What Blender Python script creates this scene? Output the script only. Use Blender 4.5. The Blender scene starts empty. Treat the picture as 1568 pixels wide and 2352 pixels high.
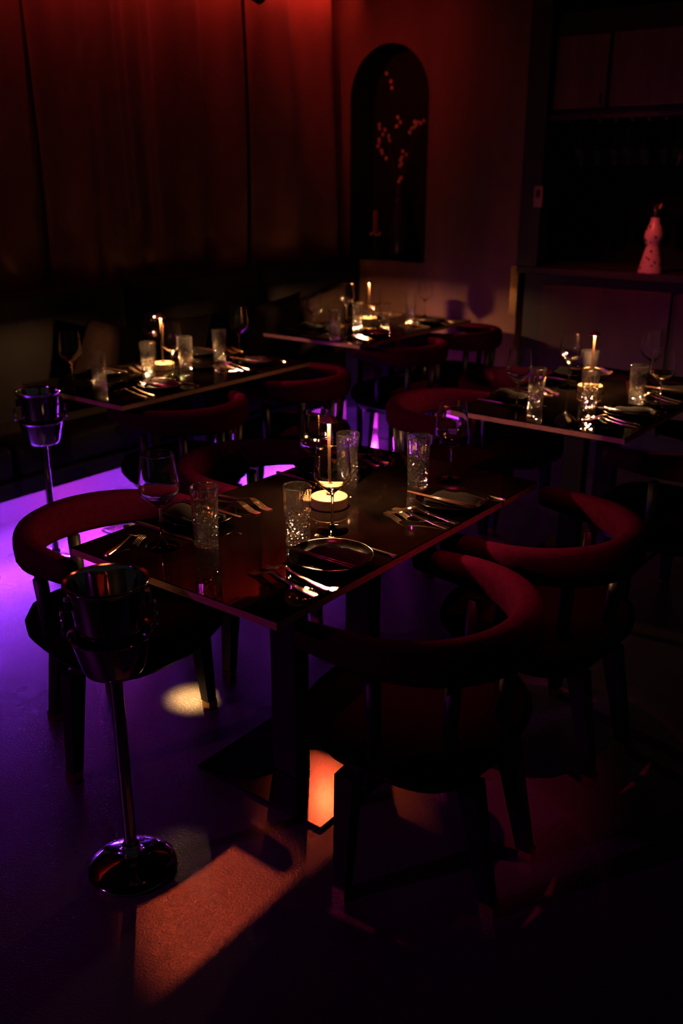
import bpy, bmesh, math, random
from mathutils import Vector, Matrix
random.seed(7)
R = math.radians
SC = bpy.context.scene
COL = SC.collection

# ------------------------------------------------------------------ camera
cam_d = bpy.data.cameras.new('camera'); CAM = bpy.data.objects.new('camera', cam_d); COL.objects.link(CAM)
cam_d.sensor_fit = 'VERTICAL'; cam_d.sensor_height = 36.0; cam_d.sensor_width = 24.0
cam_d.lens = 36.0 * 2153.0 / 2352.0
cam_d.clip_start = 0.05
CAM.location = (0, 0, 1.62)
CAM.rotation_euler = (R(90) - math.atan(776 / 2153.0), 0, R(37.614))
cam_d.dof.use_dof = True; cam_d.dof.focus_distance = 2.36; cam_d.dof.aperture_fstop = 2.8
SC.camera = CAM
# ------------------------------------------------------------------ world, view
W = bpy.data.worlds.new('world'); SC.world = W; W.use_nodes = True
W.node_tree.nodes['Background'].inputs[0].default_value = (0.90, 0.96, 1.0, 1)
W.node_tree.nodes['Background'].inputs[1].default_value = 0.008
vs = SC.view_settings
vs.view_transform = 'Standard'; vs.look = 'None'; vs.gamma = 1.0; vs.use_curve_mapping = False; vs.exposure = 0.0
SC.cycles.sample_clamp_indirect = 0.0
SC.cycles.max_bounces = 10; SC.cycles.transmission_bounces = 10; SC.cycles.glossy_bounces = 5; SC.cycles.diffuse_bounces = 2
SC.cycles.use_denoising = True; SC.cycles.adaptive_threshold = 0.02
# light colours (linear) and strengths
RED = (1.0, 0.10, 0.03)
CRED = (1.0, 0.055, 0.035)
WARM = (1.0, 0.46, 0.185)
VIOLET = (0.32, 0.04, 1.0)
MAGENTA = (0.85, 0.04, 0.95)
SPOT_W = 100.0        # red track spots
LENS_E = 10.0        # their glowing lenses
COVE_E = 28.0         # red LED line above the curtain
STRIP_E = 560.0       # violet LED strips under the bench
FILL_DOWN_W = 190.0        # added red fill downlights
WASH_W = 150.0         # added violet wash lamp, out of view
LED_E = 5800.0        # LED ring of a table lamp

# ------------------------------------------------------------------ helpers
def crisp(prof, ang=38.0, d=0.0007):
    """support points either side of sharp profile corners, so smooth shading stays local"""
    out = []
    for i, p in enumerate(prof):
        if 0 < i < len(prof) - 1:
            a, c = prof[i - 1], prof[i + 1]
            v1 = (p[0] - a[0], p[1] - a[1]); v2 = (c[0] - p[0], c[1] - p[1]); l1, l2 = math.hypot(*v1), math.hypot(*v2)
            t = math.degrees(math.acos(max(-1, min(1, (v1[0] * v2[0] + v1[1] * v2[1]) / (l1 * l2 + 1e-12)))))
            if t > ang:
                if l1 > 2.2 * d: out.append((p[0] - v1[0] / l1 * d, p[1] - v1[1] / l1 * d))
                out.append(p)
                if l2 > 2.2 * d: out.append((p[0] + v2[0] / l2 * d, p[1] + v2[1] / l2 * d))
                continue
        out.append(p)
    return out
class MB:
    def __init__(self): self.v = []; self.f = []
    def add(self, vs_, fs_):
        o = len(self.v); self.v += [tuple(p) for p in vs_]; self.f += [tuple(i + o for i in f) for f in fs_]; return self
    def box(self, x0, x1, y0, y1, z0, z1):
        return self.add([(x0,y0,z0),(x1,y0,z0),(x1,y1,z0),(x0,y1,z0),(x0,y0,z1),(x1,y0,z1),(x1,y1,z1),(x0,y1,z1)],
                        [(0,3,2,1),(4,5,6,7),(0,1,5,4),(1,2,6,5),(2,3,7,6),(3,0,4,7)])
    def lathe(self, prof, n=32, c=(0, 0), fn=None):
        vs_, rows = [], []
        for k, (r, z) in enumerate(prof):
            if r < 1e-6:
                rows.append([len(vs_)] * n); vs_.append((c[0], c[1], z)); continue
            row = []
            for i in range(n):
                a = 2 * math.pi * i / n
                rr = r if fn is None else fn(r, z, a, k)
                row.append(len(vs_)); vs_.append((c[0] + rr * math.cos(a), c[1] + rr * math.sin(a), z))
            rows.append(row)
        fs_ = []
        for k in range(len(rows) - 1):
            a, b = rows[k], rows[k + 1]
            for i in range(n):
                j = (i + 1) % n
                q = []
                for t in (a[i], a[j], b[j], b[i]):
                    if t not in q: q.append(t)
                if len(q) > 2: fs_.append(tuple(q))
        return self.add(vs_, fs_)
    def sweep(self, secs, closed=False):
        """secs: list of rings (equal length lists of points); capped at both ends"""
        n = len(secs[0]); vs_ = [p for s in secs for p in s]; fs_ = []
        m = len(secs)
        for k in range(m if closed else m - 1):
            a, b = k * n, ((k + 1) % m) * n
            for i in range(n):
                j = (i + 1) % n
                fs_.append((a + i, a + j, b + j, b + i))
        if not closed:
            fs_.append(tuple(range(n - 1, -1, -1))); fs_.append(tuple((m - 1) * n + i for i in range(n)))
        return self.add(vs_, fs_)
    def tube(self, pts, rad, n=8):
        pts = [Vector(p) for p in pts]; secs = []
        for k, p in enumerate(pts):
            d = (pts[min(k + 1, len(pts) - 1)] - pts[max(k - 1, 0)]).normalized()
            u = d.orthogonal().normalized() if k == 0 else (u - d * u.dot(d)).normalized()
            w = d.cross(u); r = rad[k] if isinstance(rad, (list, tuple)) else rad
            secs.append([p + u * (r * math.cos(2 * math.pi * i / n)) + w * (r * math.sin(2 * math.pi * i / n)) for i in range(n)])
        return self.sweep(secs)
    def mesh(self, name, mat, smooth=False, bevel=0.0, seg=2):
        me = bpy.data.meshes.new(name); me.from_pydata(self.v, [], self.f); me.validate()
        bm = bmesh.new(); bm.from_mesh(me)
        bmesh.ops.recalc_face_normals(bm, faces=bm.faces)
        if bevel: bmesh.ops.bevel(bm, geom=list(bm.edges), offset=bevel, segments=seg, affect='EDGES', profile=0.5)
        for f in bm.faces: f.smooth = smooth
        bm.to_mesh(me); bm.free()
        if mat: me.materials.append(mat)
        return me

def obj(name, me, parent=None, loc=None, rz=None, label=None):
    o = bpy.data.objects.new(name, me); COL.objects.link(o)
    if parent is not None: o.parent = parent
    if loc is not None: o.location = loc
    if rz is not None: o.rotation_euler = (0, 0, rz)
    if label: o['label'] = label
    return o
def tag(o, label, cat, group=None):
    o['label'] = label; o['category'] = cat
    if group: o['group'] = group
    return o
def thing(name, label, cat, loc=(0, 0, 0), rz=0.0, group=None):
    o = bpy.data.objects.new(name, None); COL.objects.link(o); o.empty_display_size = 0.05
    o.location = loc; o.rotation_euler = (0, 0, rz)
    return tag(o, label, cat, group)
def struct(name, me, **k):
    o = obj(name, me, **k); o['kind'] = 'structure'; return o
def kids(root, parts):
    """parts: list of (name, mesh) or (name, mesh, [(subname, submesh)...])"""
    for p in parts:
        c = obj(p[0], p[1], root)
        for s in (p[2] if len(p) > 2 else []): obj(s[0], s[1], c)

# ------------------------------------------------------------------ materials
def mat(name, col, rough=0.5, metal=0.0, spec=0.5, noise=None, bump=None, sheen=0.0, coat=0.0, rough_noise=None, emis=None, trans=0.0, ior=1.5, stretch=(1, 1, 1)):
    m = bpy.data.materials.new(name); m.use_nodes = True; nt = m.node_tree; b = nt.nodes['Principled BSDF']
    b.inputs['Base Color'].default_value = (*col, 1); b.inputs['Roughness'].default_value = rough; b.inputs['Metallic'].default_value = metal
    b.inputs['Specular IOR Level'].default_value = spec; b.inputs['Sheen Weight'].default_value = sheen; b.inputs['Coat Weight'].default_value = coat
    b.inputs['Coat Roughness'].default_value = 0.05; b.inputs['IOR'].default_value = ior; b.inputs['Transmission Weight'].default_value = trans
    if emis: b.inputs['Emission Color'].default_value = (*emis[0], 1); b.inputs['Emission Strength'].default_value = emis[1]
    tc = nt.nodes.new('ShaderNodeTexCoord'); mp = nt.nodes.new('ShaderNodeMapping'); mp.inputs['Scale'].default_value = stretch
    nt.links.new(tc.outputs['Object'], mp.inputs['Vector'])
    def nz(scale, det=4):
        n = nt.nodes.new('ShaderNodeTexNoise'); n.inputs['Scale'].default_value = scale; n.inputs['Detail'].default_value = det
        nt.links.new(mp.outputs[0], n.inputs['Vector']); return n
    if noise:
        n = nz(noise[0]); r = nt.nodes.new('ShaderNodeValToRGB'); nt.links.new(n.outputs['Fac'], r.inputs[0])
        r.color_ramp.elements[0].position = 0.3; r.color_ramp.elements[1].position = 0.7
        r.color_ramp.elements[0].color = (*[c * noise[1] for c in col], 1); r.color_ramp.elements[1].color = (*[min(1, c * noise[2]) for c in col], 1)
        nt.links.new(r.outputs[0], b.inputs['Base Color'])
    if rough_noise:
        n = nz(rough_noise[0]); r = nt.nodes.new('ShaderNodeMapRange'); nt.links.new(n.outputs['Fac'], r.inputs[0])
        r.inputs[1].default_value = 0.3; r.inputs[2].default_value = 0.7; r.inputs[3].default_value = rough_noise[1]; r.inputs[4].default_value = rough_noise[2]
        nt.links.new(r.outputs[0], b.inputs['Roughness'])
    if bump:
        n = nz(bump[0], 3); bp = nt.nodes.new('ShaderNodeBump'); bp.inputs['Strength'].default_value = bump[1]; bp.inputs['Distance'].default_value = bump[2]
        nt.links.new(n.outputs['Fac'], bp.inputs['Height']); nt.links.new(bp.outputs[0], b.inputs['Normal'])
    return m
def emit(name, col, e):
    m = bpy.data.materials.new(name); m.use_nodes = True; nt = m.node_tree; nt.nodes.remove(nt.nodes['Principled BSDF'])
    em = nt.nodes.new('ShaderNodeEmission'); em.inputs[0].default_value = (*col, 1); em.inputs[1].default_value = e
    nt.links.new(em.outputs[0], nt.nodes['Material Output'].inputs[0]); return m
def glass(name, col=(1, 1, 1), rough=0.0, ior=1.5, haze=0.0):
    m = bpy.data.materials.new(name); m.use_nodes = True; nt = m.node_tree; nt.nodes.remove(nt.nodes['Principled BSDF'])
    g = nt.nodes.new('ShaderNodeBsdfGlass'); g.inputs[0].default_value = (*col, 1); g.inputs[1].default_value = rough; g.inputs[2].default_value = ior
    if haze:   # faint diffuse mix added so cut glass glows where lamp light falls
        d1 = nt.nodes.new('ShaderNodeBsdfDiffuse'); d2 = nt.nodes.new('ShaderNodeBsdfTranslucent'); a = nt.nodes.new('ShaderNodeMixShader'); mx = nt.nodes.new('ShaderNodeMixShader')
        nt.links.new(d1.outputs[0], a.inputs[1]); nt.links.new(d2.outputs[0], a.inputs[2]); mx.inputs[0].default_value = haze
        nt.links.new(g.outputs[0], mx.inputs[1]); nt.links.new(a.outputs[0], mx.inputs[2]); nt.links.new(mx.outputs[0], nt.nodes['Material Output'].inputs[0])
    else: nt.links.new(g.outputs[0], nt.nodes['Material Output'].inputs[0])
    return m

M = dict(
    floor=mat('polished_concrete', (0.065, 0.062, 0.062), 0.30, noise=(1.6, 0.75, 1.2), rough_noise=(2.2, 0.24, 0.36), bump=(180, 0.8, 0.0019)),
    ceiling=mat('black_ceiling', (0.02, 0.02, 0.02), 0.9),
    wall=mat('plaster', (0.18, 0.085, 0.06), 0.75, noise=(1.8, 0.45, 1.35), stretch=(1, 1, 0.25)),
    black=mat('matt_black', (0.012, 0.012, 0.012), 0.85, spec=0.2),
    curtain=mat('velvet_drape', (0.16, 0.065, 0.05), 0.95, sheen=0.05, noise=(1.3, 0.35, 1.3), stretch=(1, 1.0, 0.3)),
    tabletop=mat('black_stone', (0.0009, 0.0006, 0.0005), 0.02, spec=0.45, noise=(6, 0.5, 2.2)),
    edge=mat('oak_edge', (0.42, 0.20, 0.13), 0.5, noise=(7, 0.7, 1.25), stretch=(6, 6, 40)),
    steel_black=mat('black_steel', (0.007, 0.007, 0.007), 0.35, spec=0.4),
    base_steel=mat('polished_base', (0.05, 0.05, 0.05), 0.16, metal=0.9),
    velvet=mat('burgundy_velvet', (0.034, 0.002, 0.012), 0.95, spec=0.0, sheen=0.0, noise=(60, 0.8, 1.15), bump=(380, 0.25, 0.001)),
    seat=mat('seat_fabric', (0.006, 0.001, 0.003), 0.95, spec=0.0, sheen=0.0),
    leg=mat('lacquered_black_wood', (0.010, 0.009, 0.009), 0.45),
    brass=mat('brass', (0.75, 0.46, 0.20), 0.22, metal=1.0),
    chrome=mat('polished_steel', (0.56, 0.56, 0.58), 0.07, metal=1.0),
    cutlery=mat('champagne_gold_steel', (0.86, 0.66, 0.46), 0.17, metal=1.0),
    glass=glass('clear_glass', (1, 1, 1), 0.0, 1.5, .0),
    crystal=glass('cut_crystal', (1, 1, 1), 0.0, 1.54, .006),
    plate=mat('dark_stoneware', (0.0011, 0.0007, 0.0005), 0.14, spec=0.5, rough_noise=(40, 0.10, 0.20)),
    napkin=mat('black_linen', (0.0006, 0.0005, 0.0006), 0.95, spec=0.15, bump=(500, 0.2, 0.0006)),
    chopstick=mat('dark_lacquer', (0.05, 0.022, 0.014), 0.25),
    lamp=mat('lamp_metal', (0.17, 0.105, 0.055), 0.42, metal=0.0, spec=0.3),
    lampstem=mat('lamp_stem_metal', (0.040, 0.020, 0.009), 0.4, metal=0.0, spec=0.3),
    lampcap=mat('lamp_cap_metal', (0.42, 0.24, 0.13), 0.45, metal=0.3),
    leather=mat('dark_leather', (0.004, 0.0025, 0.0025), 0.55, spec=0.2, bump=(120, 0.2, 0.002)),
    cushion=mat('woven_cushion', (0.008, 0.0035, 0.002), 0.9, spec=0.1, sheen=0.0, noise=(9, 0.55, 1.3), bump=(240, 0.3, 0.002)),
    plinth=mat('bench_plinth', (0.06, 0.055, 0.06), 0.6),
    barwood=mat('bar_wood', (0.040, 0.015, 0.012), 0.5, noise=(3, 0.7, 1.2), stretch=(4, 4, 0.5)),
    cabwood=mat('cabinet_wood', (0.17, 0.08, 0.055), 0.55, noise=(3, 0.75, 1.2), stretch=(5, 5, 0.4)),
    darkwood=mat('ebonised_wood', (0.018, 0.014, 0.012), 0.6),
    plastic=mat('switch_plastic', (0.30, 0.20, 0.17), 0.5),
    vase=mat('dark_glazed_vase', (0.03, 0.015, 0.03), 0.18),
    stemmat=mat('dried_stem', (0.05, 0.03, 0.02), 0.8),
    bud=mat('glossy_berry', (0.85, 0.42, 0.30), 0.12, metal=0.0, spec=0.9, coat=1.0),
    wax=mat('red_wax', (0.38, 0.08, 0.06), 0.5),
    lens=emit('spot_lens', RED, LENS_E),
    fill_downlens=emit('fill_downlight_lens', RED, 2.0),
    cove=emit('red_led', CRED, COVE_E),
    strip_v=emit('violet_led', VIOLET, STRIP_E),
    strip_w=emit('dim_violet_led', (0.4, 0.03, 1.0), STRIP_E * .015),
    strip_m=emit('magenta_led', MAGENTA, STRIP_E * 0.8),
    led=emit('warm_led', WARM, LED_E),
    washlens=emit('violet_lens', VIOLET, 6.0),
    rubber=mat('black_rubber', (0.01, 0.01, 0.01), 0.7),
)
# ceramic bottle: terracotta-white glaze with a painted dark pattern
def ceramic():
    m = mat('painted_ceramic', (0.75, 0.50, 0.42), 0.25, coat=0.5); nt = m.node_tree; b = nt.nodes['Principled BSDF']
    tc = [n for n in nt.nodes if n.type == 'TEX_COORD'][0]
    v = nt.nodes.new('ShaderNodeTexVoronoi'); v.inputs['Scale'].default_value = 34; nt.links.new(tc.outputs['Object'], v.inputs['Vector'])
    r = nt.nodes.new('ShaderNodeValToRGB'); nt.links.new(v.outputs['Distance'], r.inputs[0])
    r.color_ramp.elements[0].position = 0.22; r.color_ramp.elements[1].position = 0.32
    r.color_ramp.elements[0].color = (0.12, 0.03, 0.04, 1); r.color_ramp.elements[1].color = (0.75, 0.50, 0.42, 1)
    nt.links.new(r.outputs[0], b.inputs['Base Color']); return m
M['ceramic'] = ceramic()

# ------------------------------------------------------------------ room shell (room axes: tables, bench and walls are square to x / y)
XW, YW, ZC = -4.42, 5.60, 2.80           # curtain wall, niche wall, ceiling
struct('floor', MB().box(XW - .2, 2.2, -3.2, 7.2, -.10, 0).mesh('floor', M['floor']))
struct('ceiling', MB().box(XW - .2, 2.2, -3.2, 7.2, ZC, ZC + .1).mesh('ceiling', M['ceiling']))
struct('wall_left', MB().box(XW - .2, XW, -3.2, 7.2, 0, ZC).mesh('wall_left', M['wall']))
# niche wall with an arched opening
NX0, NX1, NZ0, NZT = -4.235, -3.597, 1.046, 2.43
NR = (NX1 - NX0) / 2; NXC = (NX0 + NX1) / 2; NZS = NZT - NR * 1.08
XE = -2.88                                # the wall's free end beside the bar
arch = [(NX0, NZ0)] + [(NXC - NR * math.cos(math.pi * i / 24), NZS + (NZT - NZS) * math.sin(math.pi * i / 24)) for i in range(25)] + [(NX1, NZ0)]
b = MB(); y = YW
b.add([(XW, y, 0), (NX0, y, 0), (NX0, y, ZC), (XW, y, ZC)], [(0, 1, 2, 3)])
b.add([(NX1, y, 0), (XE, y, 0), (XE, y, ZC), (NX1, y, ZC)], [(0, 1, 2, 3)])
b.add([(NX0, y, 0), (NX1, y, 0), (NX1, y, NZ0), (NX0, y, NZ0)], [(0, 1, 2, 3)])
for (x0, z0), (x1, z1) in zip(arch[1:-2], arch[2:-1]):
    b.add([(x0, y, z0), (x1, y, z1), (x1, y, ZC), (x0, y, ZC)], [(0, 1, 2, 3)])
b.box(XW, XE, YW + .30, YW + .34, 0, ZC)
b.add([(XE, y, 0), (XE, y + .34, 0), (XE, y + .34, ZC), (XE, y, ZC)], [(0, 1, 2, 3)])
struct('wall_back', b.mesh('wall_back', M['wall']))
b = MB(); pts = arch + [arch[0]]
for (x0, z0), (x1, z1) in zip(pts[:-1], pts[1:]):
    b.add([(x0, y - .004, z0), (x1, y - .004, z1), (x1, y + .28, z1), (x0, y + .28, z0)], [(0, 1, 2, 3)])
b.add([(x, y + .28, z) for x, z in arch], [tuple(range(len(arch)))])
struct('trim_1', b.mesh('niche_lining', M['black']))
# wall behind the bar
struct('wall_bar', MB().box(-5.5, 2.2, 6.60, 6.70, 0, ZC).mesh('wall_bar', M['black']))

# ------------------------------------------------------------------ curtain
def curtain_mesh(y0, y1, seed):
    rnd = random.Random(seed); n = int((y1 - y0) / .018); zs = [0.95 + (ZC - .06 - .95) * k / 14 for k in range(15)]
    ph = [rnd.uniform(0, 6.28) for _ in range(4)]
    vs_, fs_ = [], []
    for k, z in enumerate(zs):
        s = 1 - .35 * (z - .95) / 1.8
        for i in range(n + 1):
            y = y0 + (y1 - y0) * i / n; t = y * 1.0
            t += .10 * math.sin(t * 2.3 + ph[1]) + .05 * math.sin(t * 5.9 + ph[2]) + .02 * math.sin(z * 1.7 + t * 3)
            d = (.024 + .016 * math.sin(t * 2.9 + ph[3])) * math.sin(t * 19 + ph[0]) + .010 * math.sin(t * 43 + ph[2] + z * .6) + .040 * math.sin(t * 5.3 + ph[3] + z * .35)
            vs_.append((XW + .10 + d * (.75 + .45 * s), y + .012 * math.sin(z * 2.1 + ph[1]) * s, z))
    w = n + 1
    for k in range(len(zs) - 1):
        for i in range(n): fs_.append((k * w + i, k * w + i + 1, (k + 1) * w + i + 1, (k + 1) * w + i))
    return MB().add(vs_, fs_).mesh('drape', M['curtain'], True)
for k, (a, c, lb) in enumerate(((0.4, 3.04, 'dark red drape behind the bench at the champagne stand end'),
                                (3.12, 4.60, 'dark red pleated drape between the two gaps in the curtain wall'),
                                (4.68, 5.56, 'dark red pleated drape ending at the niche wall'))):
    t = thing('curtain', lb, 'curtain', (0, 0, 0), group='drapes on the bench wall')
    obj('drape', curtain_mesh(a, c, 11 + k), t)
    obj('rail', MB().tube([(XW + .10, a, ZC - .05), (XW + .10, c, ZC - .05)], .012).mesh('rail', M['steel_black']), t)

# red LED line hidden in the ceiling slot above the drapes
t = thing('cove_light', 'red LED line in the ceiling slot above the drapes', 'light', (0, 0, ZC))
obj('channel', MB().box(XW + .24, XW + .302, .3, 5.56, -.045, 0).mesh('channel', M['steel_black']), t)
obj('light_shield', MB().box(XW + .302, XW + .318, .3, 5.56, -.10, 0).mesh('light_shield', M['black']), t)  # added board, out of view, keeping the red LED light off the room
obj('led_line', MB().box(XW + .296, XW + .300, .35, 5.5, -.090, -.060).mesh('led_line', M['cove']), t)

# track spotlights
def spot(loc, aim, label, w, col=RED, ang=70, blend=.9):
    t = thing('track_spotlight', label, 'spotlight', loc, group='track spotlights')
    d = (Vector(aim) - Vector(loc)).normalized(); q = d.to_track_quat('-Z', 'Y')
    head = MB().lathe([(0, .17), (.03, .17), (.043, .15), (.045, 0.0), (.040, 0.0), (.038, .03), (0, .03)], 24).mesh('head', M['steel_black'], False)
    h = obj('head', head, t); h.rotation_mode = 'QUATERNION'; h.rotation_quaternion = q
    l = obj('lens', MB().lathe([(0, .028), (.037, .028), (.037, .026), (0, .026)], 24).mesh('lens', M['lens']), h)
    obj('yoke', MB().tube([(0, 0, .08), (0.0, 0, ZC - loc[2] - .02)], .008).mesh('yoke', M['steel_black']), t)
    obj('track_adapter', MB().box(-.02, .02, -.06, .06, ZC - loc[2] - .035, ZC - loc[2] - .002).mesh('track_adapter', M['steel_black']), t)
    ld = bpy.data.lights.new('spot_light', 'SPOT'); ld.energy = w; ld.color = col; ld.spot_size = R(ang); ld.spot_blend = blend; ld.shadow_soft_size = .035
    lo = bpy.data.objects.new('spot_light', ld); COL.objects.link(lo); lo.parent = h; lo.location = (0, 0, .024)
    return t
spot((-3.80, 4.22, 2.52), (-3.95, 5.6, 2.25), 'black track spotlight aimed at the niche wall', SPOT_W * .22, CRED, ang=75)
spot((-3.46, 2.98, 2.60), (-1.31, 1.24, 0), 'black track spotlight above the table behind the farther champagne stand', SPOT_W * 2.2, ang=7.4, blend=.75)
spot((-3.50, 4.36, 2.60), (-1.34, 1.75, .0), 'black track spotlight above the table under the niche', SPOT_W * .8, ang=7.4, blend=.75)

spot((-3.20, 2.42, 2.62), (-2.03, 1.83, 0), 'added black spotlight with a warm pin beam over the bench-side aisle', 5500.0, (1.0, .5, .16), ang=3.1, blend=1.0)  # added lamp that makes the warm pool on the floor
spot((-2.45, 3.95, 2.62), (-2.20, 5.6, 1.30), 'added black spotlight aimed at the bar', 80.0, (1.0, .09, .06), ang=36, blend=.9)  # added red lamp to brighten the bottle, cabinet door and hung glasses
# added red downlights, unseen, that brighten chair tops and table edges
def fill_downlight(x, y, label, w, tilt, ang):
    t = thing('fill_downlight', label, 'fill_downlight', (x, y, ZC), group='added fill downlights')
    obj('trim_ring', MB().lathe([(.036, -.001), (.055, -.001), (.055, -.006), (.050, -.008), (.036, -.006)], 28).mesh('trim_ring', M['steel_black'], True), t)
    obj('lens', MB().lathe([(0, -.002), (.035, -.002), (.035, -.004), (0, -.004)], 24).mesh('lens', M['fill_downlens']), t)
    ld = bpy.data.lights.new('fill_down_light', 'SPOT'); ld.energy = w; ld.color = (1.0, 0.03, 0.12); ld.spot_size = R(ang); ld.spot_blend = 1.0; ld.shadow_soft_size = .03
    lo = bpy.data.objects.new('fill_down_light', ld); COL.objects.link(lo); lo.parent = t; lo.location = (0, 0, -.006); lo.rotation_euler = (0, R(tilt), 0)
fill_downlight(-1.38, 1.70, 'added red fill lamp over the near half of the front table', FILL_DOWN_W, -8, 17)
fill_downlight(-1.38, 2.34, 'added red fill lamp over the far half of the front table', FILL_DOWN_W, -8, 17)
fill_downlight(-0.62, 1.95, 'added red fill lamp over the aisle beside the front table', FILL_DOWN_W * .6, 14, 28)
fill_downlight(-3.25, 2.74, 'added red fill lamp over the near half of the violet-lit table', FILL_DOWN_W * 2.2, -8, 17)
fill_downlight(-3.25, 3.46, 'added red fill lamp over the far half of the violet-lit table', FILL_DOWN_W * 2.2, -8, 17)
fill_downlight(-3.34, 4.55, 'added red fill lamp over the table under the niche', FILL_DOWN_W * 2.2, -8, 17)
fill_downlight(-1.80, 3.45, 'added red fill lamp over the near half of the bar table', FILL_DOWN_W * .7, 6, 17)
# added violet wash lamp, unseen, colouring table edges and chair arms
t = thing('added_wash_lamp', 'added violet LED wash lamp hung out of view', 'spotlight', (-3.4, -2.2, 2.45))
d = (Vector((-1.95, 2.3, .55)) - Vector((-3.4, -2.2, 2.45))).normalized(); q = d.to_track_quat('-Z', 'Y')
h = obj('can', MB().lathe([(0, .22), (.07, .22), (.09, .19), (.09, 0), (.083, 0), (.083, .03), (0, .03)], 28).mesh('can', M['steel_black']), t); h.rotation_mode = 'QUATERNION'; h.rotation_quaternion = q
obj('lens', MB().lathe([(0, .028), (.08, .028), (.08, .026), (0, .026)], 28).mesh('lens', M['washlens']), h)
obj('bracket', MB().tube([(0, 0, .05), (0, 0, .34)], .012).mesh('bracket', M['steel_black']), t)
ld = bpy.data.lights.new('added_wash_light', 'SPOT'); ld.energy = WASH_W; ld.color = (0.72, 0.03, 0.72); ld.spot_size = R(52); ld.spot_blend = 1.0; ld.shadow_soft_size = .08
lo = bpy.data.objects.new('added_wash_light', ld); COL.objects.link(lo); lo.parent = h; lo.location = (0, 0, .02)

# ------------------------------------------------------------------ banquette, LED strips, cushions
BX = -3.66
t = thing('banquette', 'long dark leather bench running along the drapes', 'bench', (0, 0, 0))
obj('plinth', MB().box(XW + .03, -3.96, .2, 5.57, 0, .22).mesh('plinth', M['plinth']), t)
obj('seat_frame', MB().box(XW + .03, BX + .01, .2, 5.57, .225, .30).mesh('seat_frame', M['black']), t)
ys = [.2, 1.27, 2.34, 3.41, 4.48, 5.57]
sm = MB().box(XW + .2, BX, .006, 1.055, .302, .46).mesh('seat_cushion', M['leather'], True, .03, 3)
bm_ = MB().box(XW + .22, XW + .34, .006, 1.055, .40, 1.08).mesh('back_cushion', M['leather'], True, .04, 3)
for k in range(5):
    o = obj('seat_cushion', sm, t); o.location = (0, ys[k], 0)
    o = obj('back_cushion', bm_, t); o.location = (0, ys[k], 0)
def strip(x0, x1, y0, y1, z, kind, label, up=False):
    t = thing('led_strip', label, 'LED strip', (0, 0, 0), group='LED strips')
    obj('channel', MB().box(x0 - .004, x1 + .004, y0, y1, z if not up else z - .008, z + .008 if not up else z).mesh('channel', M['steel_black']), t)
    zz = z - .002 if not up else z + .001
    obj('led_tape', MB().box(x0, x1, y0 + .002, y1 - .002, zz, zz + .001).mesh('led_tape', M['strip_' + kind]), t)
segs = [(1.75, 2.66, 'v', 'violet LED strip under the bench by the champagne stand'), (2.67, 2.96, 'm', 'short magenta LED strip under the bench'),
        (2.97, 4.28, 'v', 'violet LED strip under the middle of the bench'), (4.29, 4.52, 'm', 'magenta LED strip under the bench near the niche table'),
        (4.53, 4.86, 'v', 'short violet LED strip under the bench near the niche'), (4.87, 5.5, 'm', 'magenta LED strip under the bench at the niche wall')]
for a, c, k, lb in segs: strip(-3.72, -3.70, a, c, .216, k, lb)
strip(-3.60, -3.18, 5.555, 5.575, .012, 'w', 'violet LED strip on the floor under the niche', True)
strip(-3.16, -2.92, 5.555, 5.575, .012, 'w', 'short violet LED strip on the floor at the wall end', True)

def pillow_mesh(s=.44, th=.14):
    n = 14; vs_ = []; fs_ = []
    for side in (1, -1):
        o = len(vs_)
        for i in range(n + 1):
            for j in range(n + 1):
                u, v = 2 * i / n - 1, 2 * j / n - 1
                k = max(0, (1 - u ** 4) * (1 - v ** 4)) ** .55
                pin = 1 - .07 * (1 - u * u) * abs(v) ** 3; pin2 = 1 - .07 * (1 - v * v) * abs(u) ** 3
                vs_.append((u * s / 2 * pin2, side * th / 2 * k, v * s / 2 * pin))
        for i in range(n):
            for j in range(n):
                fs_.append((o + i * (n + 1) + j, o + (i + 1) * (n + 1) + j, o + (i + 1) * (n + 1) + j + 1, o + i * (n + 1) + j + 1))
    return MB().add(vs_, fs_).mesh('cover', M['cushion'], True)
pm = pillow_mesh()
pm.materials[0] = M['cushion']
for (y, z, tw, tl, lb) in ((3.08, .70, 8, 14, 'brown cushion with a raised corner, at the champagne stand end of the bench'),
                           (3.56, .69, -10, 4, 'brown cushion leaning on the bench behind the lamp of the violet-lit table'),
                           (4.40, .70, 4, -6, 'brown cushion on the bench behind the far wine glass of the violet-lit table'),
                           (4.86, .70, -6, -12, 'brown cushion on the bench lit by the niche table lamp')):
    o = obj('cushion', pm, None, (XW + .49, y, z)); o.rotation_euler = (R(tl), R(-16), R(90 + tw)); o.rotation_mode = 'XYZ'
    o.rotation_mode = 'QUATERNION'
    q = Matrix.Rotation(R(90 + tw), 4, 'Z') @ Matrix.Rotation(R(18), 4, 'X') @ Matrix.Rotation(R(tl), 4, 'Y'); o.rotation_quaternion = q.to_quaternion()
    tag(o, lb, 'cushion', 'cushions on the bench')

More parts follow.
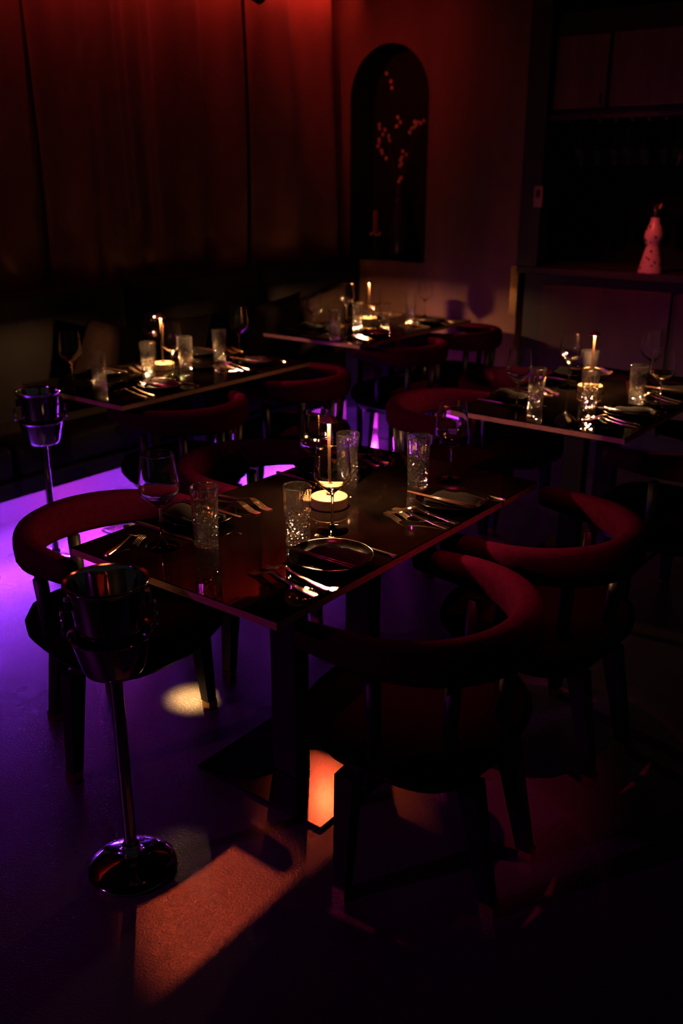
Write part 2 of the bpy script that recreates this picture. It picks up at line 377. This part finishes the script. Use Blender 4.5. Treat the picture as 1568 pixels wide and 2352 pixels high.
# ------------------------------------------------------------------ tables
TT = .75; TH = .021
def table(x0, x1, y0, y1, label):
    cx, cy = (x0 + x1) / 2, (y0 + y1) / 2; hx, hy = (x1 - x0) / 2, (y1 - y0) / 2; e = .012
    t = thing('dining_table', label, 'table', (cx, cy, 0), group='dining tables')
    obj('tabletop', MB().box(-hx, hx, -hy, hy, TT - .003, TT).mesh('tabletop', M['tabletop']), t)
    obj('core_board', MB().box(-hx + e, hx - e, -hy + e, hy - e, TT - TH, TT - .0032).mesh('core_board', M['black']), t)
    for a in ((-hx, hx, -hy, -hy + e), (-hx, hx, hy - e, hy), (-hx, -hx + e, -hy + e, hy - e), (hx - e, hx, -hy + e, hy - e)):
        obj('edge_band', MB().box(*a, TT - TH, TT - .0032).mesh('edge_band', M['edge']), t)
    obj('under_frame', MB().box(-.2, .2, -.34, .34, TT - TH - .035, TT - TH).mesh('under_frame', M['steel_black']), t)
    for s in (-1, 1):
        obj('column', MB().box(-.045, .045, s * .17 - .03, s * .17 + .03, .012, TT - TH - .034).mesh('column', M['steel_black'], False, .004), t)
    obj('base_plate', MB().box(-.228, .228, -.322, .322, 0, .012).mesh('base_plate', M['base_steel'], False, .0015, 1), t)
    return t
table(-1.845, -1.171, 1.300, 2.486, 'black polished table in front, set for four, beside the tall champagne stand')
table(-3.600, -2.931, 2.368, 3.553, 'black polished table behind the farther champagne stand, lit violet')
table(-3.720, -3.020, 4.080, 5.265, 'black polished table set under the arched niche')
table(-1.860, -1.150, 3.115, 4.300, 'black polished table set before the bar')

# ------------------------------------------------------------------ chairs (local +x faces the table)
def chair_parts():
    P = []
    path = []
    rc, tip = .262, .128
    ns = 5
    for i in range(ns): path.append((tip * (1 - i / ns), -rc, 0.0 + .35 * i / ns))
    na = 22
    for i in range(na + 1):
        a = -math.pi / 2 - math.pi * i / na
        path.append((rc * 1.02 * math.cos(a), rc * math.sin(a), .35 + .65 * math.sin(math.pi * i / na)))
    for i in range(1, ns + 1): path.append((tip * i / ns, rc, .35 - .35 * i / ns))
    secs = []
    N = 14
    pv = [Vector((p[0], p[1], 0)) for p in path]
    full = []
    for k, p in enumerate(path):
        d = (pv[min(k + 1, len(pv) - 1)] - pv[max(k - 1, 0)]).normalized(); nrm = Vector((d.y, -d.x, 0))
        full.append((pv[k], d, nrm, p[2]))
    def ring(c, d, nrm, w, sc, off=0.0):
        h = (.062 + .050 * w) * sc; th = (.050 + .024 * w) * sc; ztop = .700 + .012 * w; zc = ztop - (.062 + .050 * w) / 2
        out = []
        for i in range(N):
            a = 2 * math.pi * i / N; ca, sa = math.cos(a), math.sin(a)
            u = math.copysign(abs(ca) ** .65, ca) * th / 2; v = math.copysign(abs(sa) ** .65, sa) * h / 2
            q = c + d * off + nrm * u; out.append((q.x, q.y, zc + v))
        return out
    c0, d0, n0, w0 = full[0]; secs.append(ring(c0, d0, n0, w0, .45, -.016)); secs.append(ring(c0, d0, n0, w0, .82, -.010))
    for f in full: secs.append(ring(*f, 1.0))
    c0, d0, n0, w0 = full[-1]; secs.append(ring(c0, d0, n0, w0, .82, .010)); secs.append(ring(c0, d0, n0, w0, .45, .016))
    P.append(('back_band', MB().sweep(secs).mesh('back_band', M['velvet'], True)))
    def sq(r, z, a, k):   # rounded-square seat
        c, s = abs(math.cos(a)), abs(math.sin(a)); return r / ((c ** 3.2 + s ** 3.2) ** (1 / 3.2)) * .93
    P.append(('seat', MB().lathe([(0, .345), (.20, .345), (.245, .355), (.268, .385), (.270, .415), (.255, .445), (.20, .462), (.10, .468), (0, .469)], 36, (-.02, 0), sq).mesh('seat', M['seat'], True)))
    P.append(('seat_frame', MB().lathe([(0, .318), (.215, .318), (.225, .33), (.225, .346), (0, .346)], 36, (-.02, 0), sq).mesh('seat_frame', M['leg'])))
    for a in (-100, -140, 180, 140, 100):
        x, y_ = .238 * math.cos(R(a)), .238 * math.sin(R(a))
        P.append(('post', MB().tube([(x, y_, .40), (x * 1.06, y_ * 1.06, .60)], [.019, .019], 8).mesh('post', M['leg'], True)))
    for lx, ly, sx, sy in ((.03, -.225, .0, -.03), (.03, .225, .0, .03), (-.215, -.10, -.07, -.01), (-.215, .10, -.07, .01)):
        s = []
        for z, w in ((.33, .025), (.03, .017)):
            k = (.33 - z) / .33; cx, cy = lx + sx * k, ly + sy * k
            s.append([(cx - w, cy - w, z), (cx + w, cy - w, z), (cx + w, cy + w, z), (cx - w, cy + w, z)])
        cx, cy = lx + sx, ly + sy; w = .0172
        g = MB().sweep([[(cx - w, cy - w, 0.0), (cx + w, cy - w, 0.0), (cx + w, cy + w, 0.0), (cx - w, cy + w, 0.0)],
                        [(cx - w, cy - w, .031), (cx + w, cy - w, .031), (cx + w, cy + w, .031), (cx - w, cy + w, .031)]]).mesh('glide', M['brass'])
        P.append(('leg', MB().sweep(s).mesh('leg', M['leg']), [('glide', g)]))
    return P
CH = chair_parts()
for x, y, a, lb in (
    (-1.083, 1.680, 184, 'burgundy tub chair at the camera-side edge of the front table, by its near corner'),
    (-1.085, 2.325, 176, 'burgundy tub chair at the camera-side edge of the front table, by its far corner'),
    (-1.988, 1.575, -3, 'burgundy tub chair with violet floor behind it, beside the tall champagne stand'),
    (-2.070, 2.255, 3, 'burgundy tub chair on the bench side of the front table, by its far corner'),
    (-3.000, 2.740, 178, 'burgundy tub chair with a violet-lit arm at the table behind the farther champagne stand'),
    (-3.000, 3.480, 182, 'burgundy tub chair at the violet-lit table, between it and the niche table'),
    (-3.085, 4.530, 180, 'burgundy tub chair at the near end of the table under the niche'),
    (-3.080, 5.170, 178, 'burgundy tub chair by the niche wall, at the far end of that table'),
    (-2.000, 3.400, 2, 'burgundy tub chair at the near end of the bar table, bench side'),
    (-2.010, 4.020, -3, 'burgundy tub chair at the far end of the bar table, bench side'),
    (-1.090, 3.410, 180, 'burgundy tub chair pushed under the bar table at its camera-side edge')):
    t = thing('tub_chair', lb, 'chair', (x, y, 0), R(a), 'burgundy tub chairs'); kids(t, CH)

# ------------------------------------------------------------------ champagne buckets on stands
def lathe_me(name, prof, m, n=40, smooth=True): return MB().lathe(crisp(prof), n).mesh(name, m, smooth)
ST = [('base', lathe_me('base', [(0, 0), (.100, 0), (.108, .003), (.109, .008), (.105, .013), (.085, .021), (.05, .030), (.028, .037), (.022, .043), (.022, .050), (.0, .050)], M['chrome'])),
      ('collar', lathe_me('collar', [(.0165, .048), (.021, .048), (.022, .052), (.021, .056), (.022, .060), (.021, .064), (.022, .068), (.020, .073), (.0165, .075)], M['chrome'])),
      ('pole', lathe_me('pole', [(0, .049), (.0155, .049), (.0155, .555), (0, .555)], M['chrome'], 28)),
      ('holder_cup', lathe_me('holder_cup', [(0, .552), (.056, .552), (.066, .557), (.071, .567), (.090, .645), (.095, .648), (.0965, .651), (.094, .653), (.088, .649), (.069, .572), (.055, .559), (0, .558)], M['chrome'], 48))]
rim = [(0, .560), (.052, .560), (.060, .566), (.0660, .585), (.0862, .765), (.0945, .772), (.0965, .776), (.094, .7795), (.086, .778), (.083, .770), (.0625, .585), (.052, .569), (0, .567)]
def handle(side):
    b = MB(); x = side * .088
    b.box(x - .006, x + .006, -.012, .012, .715, .745)
    me = b.mesh('lug', M['chrome'], False, .003)
    ring_ = MB(); n = 20; pts = [(side * (.100 + .002), .026 * math.sin(2 * math.pi * i / n), .712 - .026 + .026 * math.cos(2 * math.pi * i / n)) for i in range(n)]
    secs = []
    for i in range(n):
        a = 2 * math.pi * i / n; c = Vector(pts[i]); rad = Vector((0, math.sin(a), math.cos(a)))
        secs.append([tuple(c + rad * (.0035 * math.cos(2 * math.pi * j / 8)) + Vector((1, 0, 0)) * (.0035 * math.sin(2 * math.pi * j / 8))) for j in range(8)])
    return me, ring_.sweep(secs, True).mesh('ring', M['chrome'], True)
hs = [handle(-1), handle(1)]
bucket_me = lathe_me('body', rim, M['chrome'], 56)
for x, y, a, la, lb in ((-1.567, 1.184, 55, 'tall polished bucket stand with round foot before the front table', 'polished steel champagne bucket in the stand before the front table'),
                        (-3.329, 2.261, 60, 'polished bucket stand by the bench with its foot hidden by a chair', 'polished steel champagne bucket rimmed in violet light by the bench')):
    t = thing('bucket_stand', la, 'stand', (x, y, 0), 0, 'champagne bucket stands'); kids(t, ST)
    t = thing('champagne_bucket', lb, 'bucket', (x, y, 0), R(a), 'champagne buckets')
    obj('body', bucket_me, t)
    for lug, ring_ in hs:
        l = obj('handle_lug', lug, t); obj('handle_ring', ring_, l)

# ------------------------------------------------------------------ table lamps, glasses, settings
LP = [('base', lathe_me('base', [(0, 0), (.0485, 0), (.0510, .002), (.0515, .005), (.0515, .028), (.0505, .0305), (.048, .0318), (0, .0345)], M['lamp'], 48)),
      ('stem', lathe_me('stem', [(0, .033), (.0085, .033), (.0085, .040), (.0042, .042), (.0046, .240), (0, .240)], M['lampstem'], 20)),
      ('cap', lathe_me('cap', [(0, .262), (.003, .2615), (.0235, .2450), (.0242, .2435), (.0242, .2412), (.0236, .2412), (.0232, .2440), (.006, .2442), (0, .2442)], M['lampcap'], 36))]
LED_ME = MB().lathe([(.0060, .2436), (.0200, .2436)], 32).mesh('led_ring', M['led'])
def lamp(x, y, lb, w=1.0):
    t = thing('table_lamp', lb, 'lamp', (x, y, TT), random.uniform(0, 6), 'cordless table lamps'); kids(t, LP)
    obj('led_ring', LED_ME, t)
lamp(-1.530, 1.930, 'cordless disc lamp with slim stem in the middle of the front table')
lamp(-3.363, 2.982, 'cordless disc lamp on the table behind the farther champagne stand')
lamp(-3.470, 4.780, 'cordless disc lamp on the table under the niche')
lamp(-1.555, 3.743, 'cordless disc lamp behind a tumbler on the bar table')

def gl(prof, n=44): return MB().lathe(crisp(prof, 25, .0005), n).mesh('glass_part', M['glass'], True)
FOOT = gl([(0, 0), (.0405, 0), (.042, .0008), (.0415, .0016), (.036, .0026), (.016, .0048), (.0075, .0085), (.0052, .0135), (.0044, .020), (0, .020)])
STEM = gl([(0, .0195), (.0044, .0195), (.0037, .032), (.0035, .060), (.0036, .092), (.0046, .1005), (0, .1005)], 24)
BOWL = gl([(0, .100), (.0050, .100), (.0075, .1045), (.0160, .1115), (.0330, .1255), (.0440, .1365), (.0482, .1440), (.0490, .1500), (.0478, .1700), (.0450, .2020), (.0407, .2375), (.0405, .2390), (.0399, .2397), (.0393, .2390), (.0395, .2375),
           (.0438, .2020), (.0466, .1700), (.0477, .1505), (.0468, .1455), (.0427, .1383), (.0318, .1278), (.0150, .1145), (.0060, .1095), (0, .1085)])
def tumbler_mesh():
    H = .155; n = 60; out = []; r0, r1 = .0300, .0352
    def ro(z): return r0 + (r1 - r0) * (z / H)
    zs = [.003 + (H - .006) * k / 46 for k in range(47)]
    prof = [(0, .0035), (.020, .0015), (.0265, 0.0), (.0292, .0010)] + [(ro(z), z) for z in zs] + [(ro(H) - .0003, H - .0008), (ro(H) - .0009, H), (ro(H) - .0015, H - .0008)]
    prof += [(ro(z) - .0026, z) for z in [H - .004 - (H - .026) * k / 8 for k in range(9)]] + [(.022, .0185), (.012, .0175), (0, .0172)]
    def fn(r, z, a, k):
        if k < 4 or k > 4 + 46: return r
        m = 10
        if z < .092:
            u = a * m / (2 * math.pi); v = z / .0190
            d1 = abs(((u + v) % 1) - .5) * 2; d2 = abs(((u - v) % 1) - .5) * 2
            g = max(d1, d2); cut = max(0, (g - .42) / .58)
            f = min(1, (.092 - z) / .016, z / .006)
            r -= .0028 * cut * f
        if z > .060:
            f = min(1, (z - .060) / .03, max(0, (.142 - z) / .012)); r -= .0007 * f * (.5 + .5 * math.cos(a * m * 1.0)) ** 2
        return r
    return MB().lathe(prof, n, (0, 0), fn).mesh('tumbler', M['crystal'], False)
TUM = tumbler_mesh()
TNAME = {1: 'front table', 2: 'violet-lit table', 3: 'table under the niche', 4: 'bar table'}
SIDE = {'A': 'near camera-side place', 'B': 'far camera-side place', 'C': 'near bench-side place', 'D': 'far bench-side place'}
def wine(x, y, z, lb, group='wine glasses on the tables', flip=False):
    t = thing('wine_glass', lb, 'wine glass', (x, y, z), 0, group)
    if flip: t.rotation_euler = (math.pi, 0, 0)
    kids(t, [('foot', FOOT), ('stem', STEM), ('bowl', BOWL)])

def strap(outline, zfn, th):
    """flat cutlery blank: outline = [(x, halfwidth, yc)], zfn(x) height"""
    secs = []
    for x, w, yc in outline:
        z = zfn(x); secs.append([(x, yc - w, z), (x, yc + w, z), (x, yc + w * .8, z + th), (x, yc - w * .8, z + th)])
    return secs
def fork_mesh():
    L = .205; b = MB()
    def zf(x):
        t = (x + L / 2) / L           # 0 at tine tips, 1 at handle end
        if t < .38: return .0015 + .020 * math.sin(math.pi * min(1, t / .38) * .62) ** 1.6 * (.55 if t < .2 else 1) * (t / .38)
        k = (t - .38) / .62; return .0172 * max(0, (1 - k)) ** 2.2 + .0005 + .004 * math.sin(math.pi * k) * .4
    ol = []
    for t, w in ((.245, .0098), (.27, .0118), (.31, .0112), (.345, .0070), (.375, .0042), (.42, .0031), (.50, .0032), (.62, .0042), (.76, .0058), (.90, .0078), (.965, .0086), (.99, .0072), (1.0, .0045)):
        ol.append((-L / 2 + L * t, w, 0))
    b.sweep(strap(ol, zf, .0026))
    for k in range(4):
        yc = (-1.5 + k) * .0062; o = []
        for t, w in ((0, .0007), (.03, .0013), (.12, .0016), (.25, .0019), (.262, .0019)): o.append((-L / 2 + L * t, w, yc))
        b.sweep(strap(o, zf, .0019))
    return b.mesh('fork', M['cutlery'], False)
def knife_mesh():
    L = .215; ol = []
    for t, w, yc in ((0, .0006, .003), (.04, .0048, .001), (.12, .0078, -.0008), (.25, .0088, -.001), (.40, .0072, 0), (.45, .0050, 0), (.48, .0040, 0), (.60, .0046, 0), (.80, .0056, 0), (.95, .0062, 0), (.985, .0055, 0), (1, .003, 0)):
        ol.append((-L / 2 + L * t, w, yc))
    secs = []
    for x, w, yc in ol:
        t = (x + L / 2) / L; th = .0016 if t < .42 else .0016 + .0035 * min(1, (t - .42) / .1)
        secs.append([(x, yc - w, .0005), (x, yc + w, .0005), (x, yc + w * .7, .0005 + th), (x, yc - w * .7, .0005 + th)])
    return MB().sweep(secs).mesh('knife', M['cutlery'], False)
FORK, KNIFE = fork_mesh(), knife_mesh()
PLATE = MB().lathe(crisp([(0, 0), (.058, 0), (.062, .002), (.086, .0085), (.100, .0165), (.1025, .0185), (.1030, .0198), (.1020, .0206), (.1003, .0200), (.094, .0148), (.082, .0098), (.066, .0052), (.058, .0045), (0, .0045)], 30), 56).mesh('plate', M['plate'], True)
def napkin_mesh():
    """loosely folded cloth lying over the plate, wavy top"""
    nx, ny = 12, 8; vs_, fs_ = [], []
    for top in (1, 0):
        for i in range(nx + 1):
            for j in range(ny + 1):
                u, v = 2 * i / nx - 1, 2 * j / ny - 1
                h = .0245 + .010 * math.cos(v * 2.0) + .003 * math.sin(u * 5 + v * 2) + .004 * u
                edge = max(abs(u) ** 6, abs(v) ** 6)
                z = h * (1 - .45 * edge) if top else .0195 + .001 * math.sin(u * 3)
                vs_.append((u * .078 * (1 - .06 * v), v * .046, z))
        o = 0 if top else (nx + 1) * (ny + 1)
        for i in range(nx):
            for j in range(ny):
                fs_.append((o + i * (ny + 1) + j, o + (i + 1) * (ny + 1) + j, o + (i + 1) * (ny + 1) + j + 1, o + i * (ny + 1) + j + 1))
    m = (nx + 1) * (ny + 1)
    loop = [i * (ny + 1) for i in range(nx + 1)] + [nx * (ny + 1) + j for j in range(1, ny + 1)] + [i * (ny + 1) + ny for i in range(nx - 1, -1, -1)] + [j for j in range(ny - 1, 0, -1)]
    for a, c in zip(loop, loop[1:] + loop[:1]): fs_.append((a, c, c + m, a + m))
    return MB().add(vs_, fs_).mesh('napkin', M['napkin'], True)
NAP = napkin_mesh()
CHOP = MB().tube([(-.11, 0, 0), (.11, 0, 0)], [.0016, .0030], 8).mesh('chopstick', M['chopstick'], True)
def setting(T, S, px, py, wx, tx):
    """place setting: dirn +1 = diner sits on the +x side"""
    s = 1 if S in 'AB' else -1; rz = 0 if s > 0 else math.pi; w = f'{SIDE[S]} of the {TNAME[T]}'
    j = lambda a: random.uniform(-a, a)
    tag(obj('plate', PLATE, None, (px, py, TT)), f'dark stoneware plate, {w}', 'plate', 'dark plates')
    tag(obj('napkin', NAP, None, (px + s * .015, py + s * .012, TT - .0035), rz + j(.08)), f'black napkin on the plate, {w}', 'napkin', 'black napkins')
    for k, dy in enumerate((-.041, -.0325)):
        tag(obj('chopstick', CHOP, None, (px - s * .012, py + s * dy, TT + .0232), rz + j(.02) + (.02 if k else -.02)), f'dark chopstick on the plate, {w}, {"inner" if k else "outer"}', 'chopstick', 'chopsticks')
    for k, dy in enumerate((-.128, -.170)):
        o = obj('fork', FORK, None, (px - s * .004 + j(.004), py + s * dy, TT), rz + j(.05)); tag(o, f'gold-toned fork, {"inner" if k == 0 else "outer"} of two, {w}', 'fork', 'forks')
    tag(obj('table_knife', KNIFE, None, (px + s * .002, py + s * .118, TT), rz + j(.03)), f'gold-toned knife, {w}', 'knife', 'table knives')
    wine(*wx, TT, f'clear stemmed wine glass, {w}')
    tag(obj('tumbler', TUM, None, (*tx, TT), j(3)), f'cut crystal tumbler, {w}', 'tumbler', 'cut crystal tumblers')
setting(1, 'A', -1.280, 1.620, (-1.405, 1.785), (-1.415, 1.658))
setting(1, 'B', -1.270, 2.150, (-1.386, 2.335), (-1.438, 2.236))
setting(1, 'C', -1.742, 1.632, (-1.671, 1.442), (-1.592, 1.515))
setting(1, 'D', -1.742, 2.190, (-1.636, 2.006), (-1.615, 2.126))
setting(2, 'A', -3.062, 2.695, (-3.209, 2.902), (-3.296, 2.832))
setting(2, 'B', -3.120, 3.348, (-3.330, 3.470), (-3.297, 3.293))
setting(2, 'C', -3.482, 2.720, (-3.370, 2.471), (-3.303, 2.557))
setting(2, 'D', -3.486, 3.360, (-3.501, 3.060), (-3.270, 3.040))
setting(3, 'A', -3.150, 4.400, (-3.349, 4.660), (-3.260, 4.170))
setting(3, 'B', -3.150, 4.980, (-3.313, 5.180), (-3.215, 4.590))
setting(3, 'C', -3.590, 4.380, (-3.434, 4.203), (-3.373, 4.536))
setting(3, 'D', -3.590, 4.985, (-3.580, 4.700), (-3.408, 5.156))
setting(4, 'A', -1.272, 3.450, (-1.216, 3.623), (-1.446, 3.482))
setting(4, 'B', -1.272, 3.930, (-1.410, 4.035), (-1.323, 3.663))
setting(4, 'C', -1.752, 3.450, (-1.652, 3.269), (-1.620, 3.364))
setting(4, 'D', -1.752, 4.030, (-1.664, 3.763), (-1.613, 3.858))

# ------------------------------------------------------------------ niche: vase with dried stems, small votive
vz = NZ0 + .001; vx, vy = -3.905, YW + .13
t = thing('vase', 'dark glazed vase standing in the arched niche', 'vase', (vx, vy, vz))
obj('body', lathe_me('body', [(0, 0), (.05, 0), (.062, .02), (.078, .12), (.075, .22), (.05, .33), (.036, .40), (.040, .45), (.046, .47), (.042, .47), (.034, .44), (.031, .40), (.04, .34), (0, .30)], M['vase'], 40), t)
obj('neck_ring', lathe_me('neck_ring', [(.037, .395), (.041, .40), (.037, .405)], M['brass'], 40), t)
BUD = MB().lathe([(0, -.015), (.008, -.011), (.0115, 0), (.008, .011), (0, .015)], 10).mesh('bud', M['bud'], True)
tips = [(-3.992, 2.26, 'tallest dried stem reaching up into the arch', 3), (-4.073, 1.945, 'dried stem with pale bud leaning to the curtain side', 3), (-3.928, 1.985, 'upright dried stem with two dark berries', 3),
        (-3.800, 1.955, 'dried stem with the brightest berry cluster', 6), (-3.715, 1.962, 'dried stem reaching farthest toward the bar', 2), (-4.109, 1.85, 'low dried stem drooping to the curtain side', 4),
        (-3.991, 1.90, 'short dried stem in the heart of the bunch', 3), (-3.861, 1.765, 'arching dried stem with a line of small buds', 6), (-4.044, 1.775, 'short dried stem over the vase shoulder', 3), (-3.880, 1.60, 'stub of dried stem with one bright berry at the vase neck', 3)]
for k, (tx, tz, lb, nb) in enumerate(tips):
    t = thing('dried_stem', lb, 'dried flower', (vx, vy - .0, vz + .36), 0, 'dried stems in the niche vase')
    dx, dz = tx - vx, tz - (vz + .36); yy = random.uniform(-.06, .03) - (.05 if tz < 1.7 else 0)
    pts = [(dx * .12 * u / .3 if u < .3 else dx * (.12 + .88 * ((u - .3) / .7) ** 1.1), yy * u, dz * u) for u in [i / 7 for i in range(8)]]
    obj('stalk', MB().tube(pts, [.003 - .0015 * i / 7 for i in range(8)], 6).mesh('stalk', M['stemmat'], True), t)
    for q in range(nb):
        u = 1 - .055 * q; a = random.uniform(0, 6.28); rr = .012 + .010 * random.random()
        if nb == 6 and q and tz > 1.9: u = 1 - .02 * q; rr = .03
        i = min(6, int(u * 7)); f = u * 7 - i; p = [pts[i][c] + (pts[i + 1][c] - pts[i][c]) * f for c in range(3)]
        o = obj('bud', BUD, t, (p[0] + rr * math.cos(a), p[1] - abs(rr * math.sin(a)), p[2] + rr * .5 * math.sin(a * 2))); o.rotation_euler = (random.uniform(-.6, .6), random.uniform(-.6, .6), 0)
t = thing('votive_candle', 'red wax candle in a beaded holder at the foot of the niche vase', 'candle', (-4.072, YW + .08, vz))
obj('pillar', lathe_me('pillar', [(0, .16), (.018, .16), (.019, .165), (.018, .325), (.012, .33), (0, .326)], M['wax'], 24), t)
obj('holder', lathe_me('holder', [(0, 0), (.035, 0), (.036, .01), (.012, .03), (.010, .11), (.026, .14), (.030, .165), (.026, .168), (0, .16)], M['vase'], 24), t)
for k in range(9):
    a = 2 * math.pi * k / 9; obj('bead', MB().lathe([(0, -.009), (.0065, -.006), (.009, 0), (.0065, .006), (0, .009)], 10).mesh('bead', M['bud'], True), t, (.034 * math.cos(a), .034 * math.sin(a), .165 + .012 * (k % 2)))

# ------------------------------------------------------------------ bar
t = thing('bar_counter', 'dark bar counter with panelled front beside the niche wall', 'bar counter', (0, 0, 0))
obj('counter_top', MB().box(XE + .02, 1.6, YW - .06, YW + .52, 1.03, 1.07).mesh('counter_top', M['darkwood'], False, .003), t)
obj('body', MB().box(XE + .04, 1.6, YW + .02, YW + .48, .0, 1.03).mesh('body', M['darkwood']), t)
for k in range(5):
    x0 = -2.70 + k * .86; obj('front_panel', MB().box(x0, x0 + .82, YW - .005, YW + .02, .10, .965).mesh('front_panel', M['barwood'], False, .003), t)
t = thing('wall_post', 'black square post between the niche wall and the bar', 'post', (-2.79, YW + .03, 0))
obj('shaft', MB().box(-.085, .055, -.075, .05, 1.0705, ZC).mesh('shaft', M['darkwood'], False, .003), t)
tag(obj('brass_plate', MB().box(-.026, .026, -.004, .0, 0, .33).mesh('brass_plate', M['brass'], False, .001, 1), None, (-2.905, YW - .0005, .735)), 'narrow brass plate at the end of the niche wall', 'plate')
t = thing('upper_cabinet', 'wooden wall cabinet over the bar with its first door lit red', 'cabinet', (0, 0, 0))
obj('body', MB().box(-2.734, 1.4, YW + .03, YW + .42, 1.955, 2.50).mesh('body', M['darkwood']), t)
for k in range(4):
    x0 = -2.722 + k * .345 if k == 0 else -2.372 + (k - 1) * .62
    x1 = x0 + .325 if k == 0 else x0 + .60
    d_ = obj('door', MB().box(x0, x1, YW + .005, YW + .03, 1.985, 2.375).mesh('door', M['cabwood'], False, .003), t)
    obj('handle', MB().box(x1 - .03, x1 - .022, YW - .012, YW + .006, 2.0, 2.06).mesh('handle', M['steel_black']), d_)
t = thing('glass_rack', 'dark hanging glass rack under the bar cabinet', 'rack', (0, 0, 0))
obj('board', MB().box(-2.734, 1.4, YW - .01, YW + .40, 1.925, 1.953).mesh('board', M['barwood'], False, .002), t)
for k in range(22):
    x = -2.71 + k * .098
    obj('rail', MB().box(x - .011, x + .011, YW + .0, YW + .38, 1.905, 1.9245).mesh('rail', M['steel_black']), t)
for k in range(9):
    x = -2.661 + .098 * (k + 1); wine(x, YW + .08 + .02 * (k % 3), 1.9045, f'wine glass hung upside down in the bar rack, number {["one", "two", "three", "four", "five", "six", "seven", "eight", "nine"][k]} from the post', 'wine glasses hung in the bar rack', True)
t = thing('ceramic_bottle', 'tall painted ceramic bottle with crown-like stopper on the bar counter', 'bottle', (-2.030, YW + .02, 1.0705)); t.scale = (1.10, 1.10, 1.12)
obj('body', lathe_me('body', [(0, 0), (.062, 0), (.0655, .004), (.064, .012), (.052, .065), (.043, .105), (.036, .128), (.0345, .138), (.040, .152), (.0485, .172), (.049, .190), (.044, .212), (.034, .238), (.026, .258), (.0235, .272), (.024, .280), (0, .281)], M['ceramic'], 40), t)
cp = obj('stopper', lathe_me('stopper', [(0, .281), (.022, .281), (.022, .318), (.018, .324), (0, .324)], M['steel_black'], 28), t)
for k in range(5):
    a = 2 * math.pi * k / 5; c, s = math.cos(a), math.sin(a)
    b = MB().sweep([[(.012 * c - .008 * s, .012 * s + .008 * c, .322), (.012 * c + .008 * s, .012 * s - .008 * c, .322), (.018 * c + .008 * s, .018 * s - .008 * c, .322), (.018 * c - .008 * s, .018 * s + .008 * c, .322)],
                    [(.027 * c - .002 * s, .027 * s + .002 * c, .350), (.027 * c + .002 * s, .027 * s - .002 * c, .350), (.029 * c + .002 * s, .029 * s - .002 * c, .350), (.029 * c - .002 * s, .029 * s + .002 * c, .350)]])
    obj('crown_point', b.mesh('crown_point', M['brass']), cp)
t = thing('wall_switch', 'small switch plate on the black post by the bar', 'switch', (-2.752, YW - .0465, 1.49))
obj('plate', MB().box(-.030, .030, -.006, 0, -.062, .062).mesh('plate', M['plastic'], False, .003), t)
obj('rocker', MB().box(-.012, .014, -.010, -.0055, -.005, .040).mesh('rocker', M['rubber'], False, .001, 1), t)

# dessert fork lying across the end of the front table
o = obj('dessert_fork', FORK, None, (-1.752, 1.390, TT), R(-78)); o.scale = (.72, .9, .9); tag(o, 'small gold-toned fork lying across the end of the front table', 'fork', 'forks')
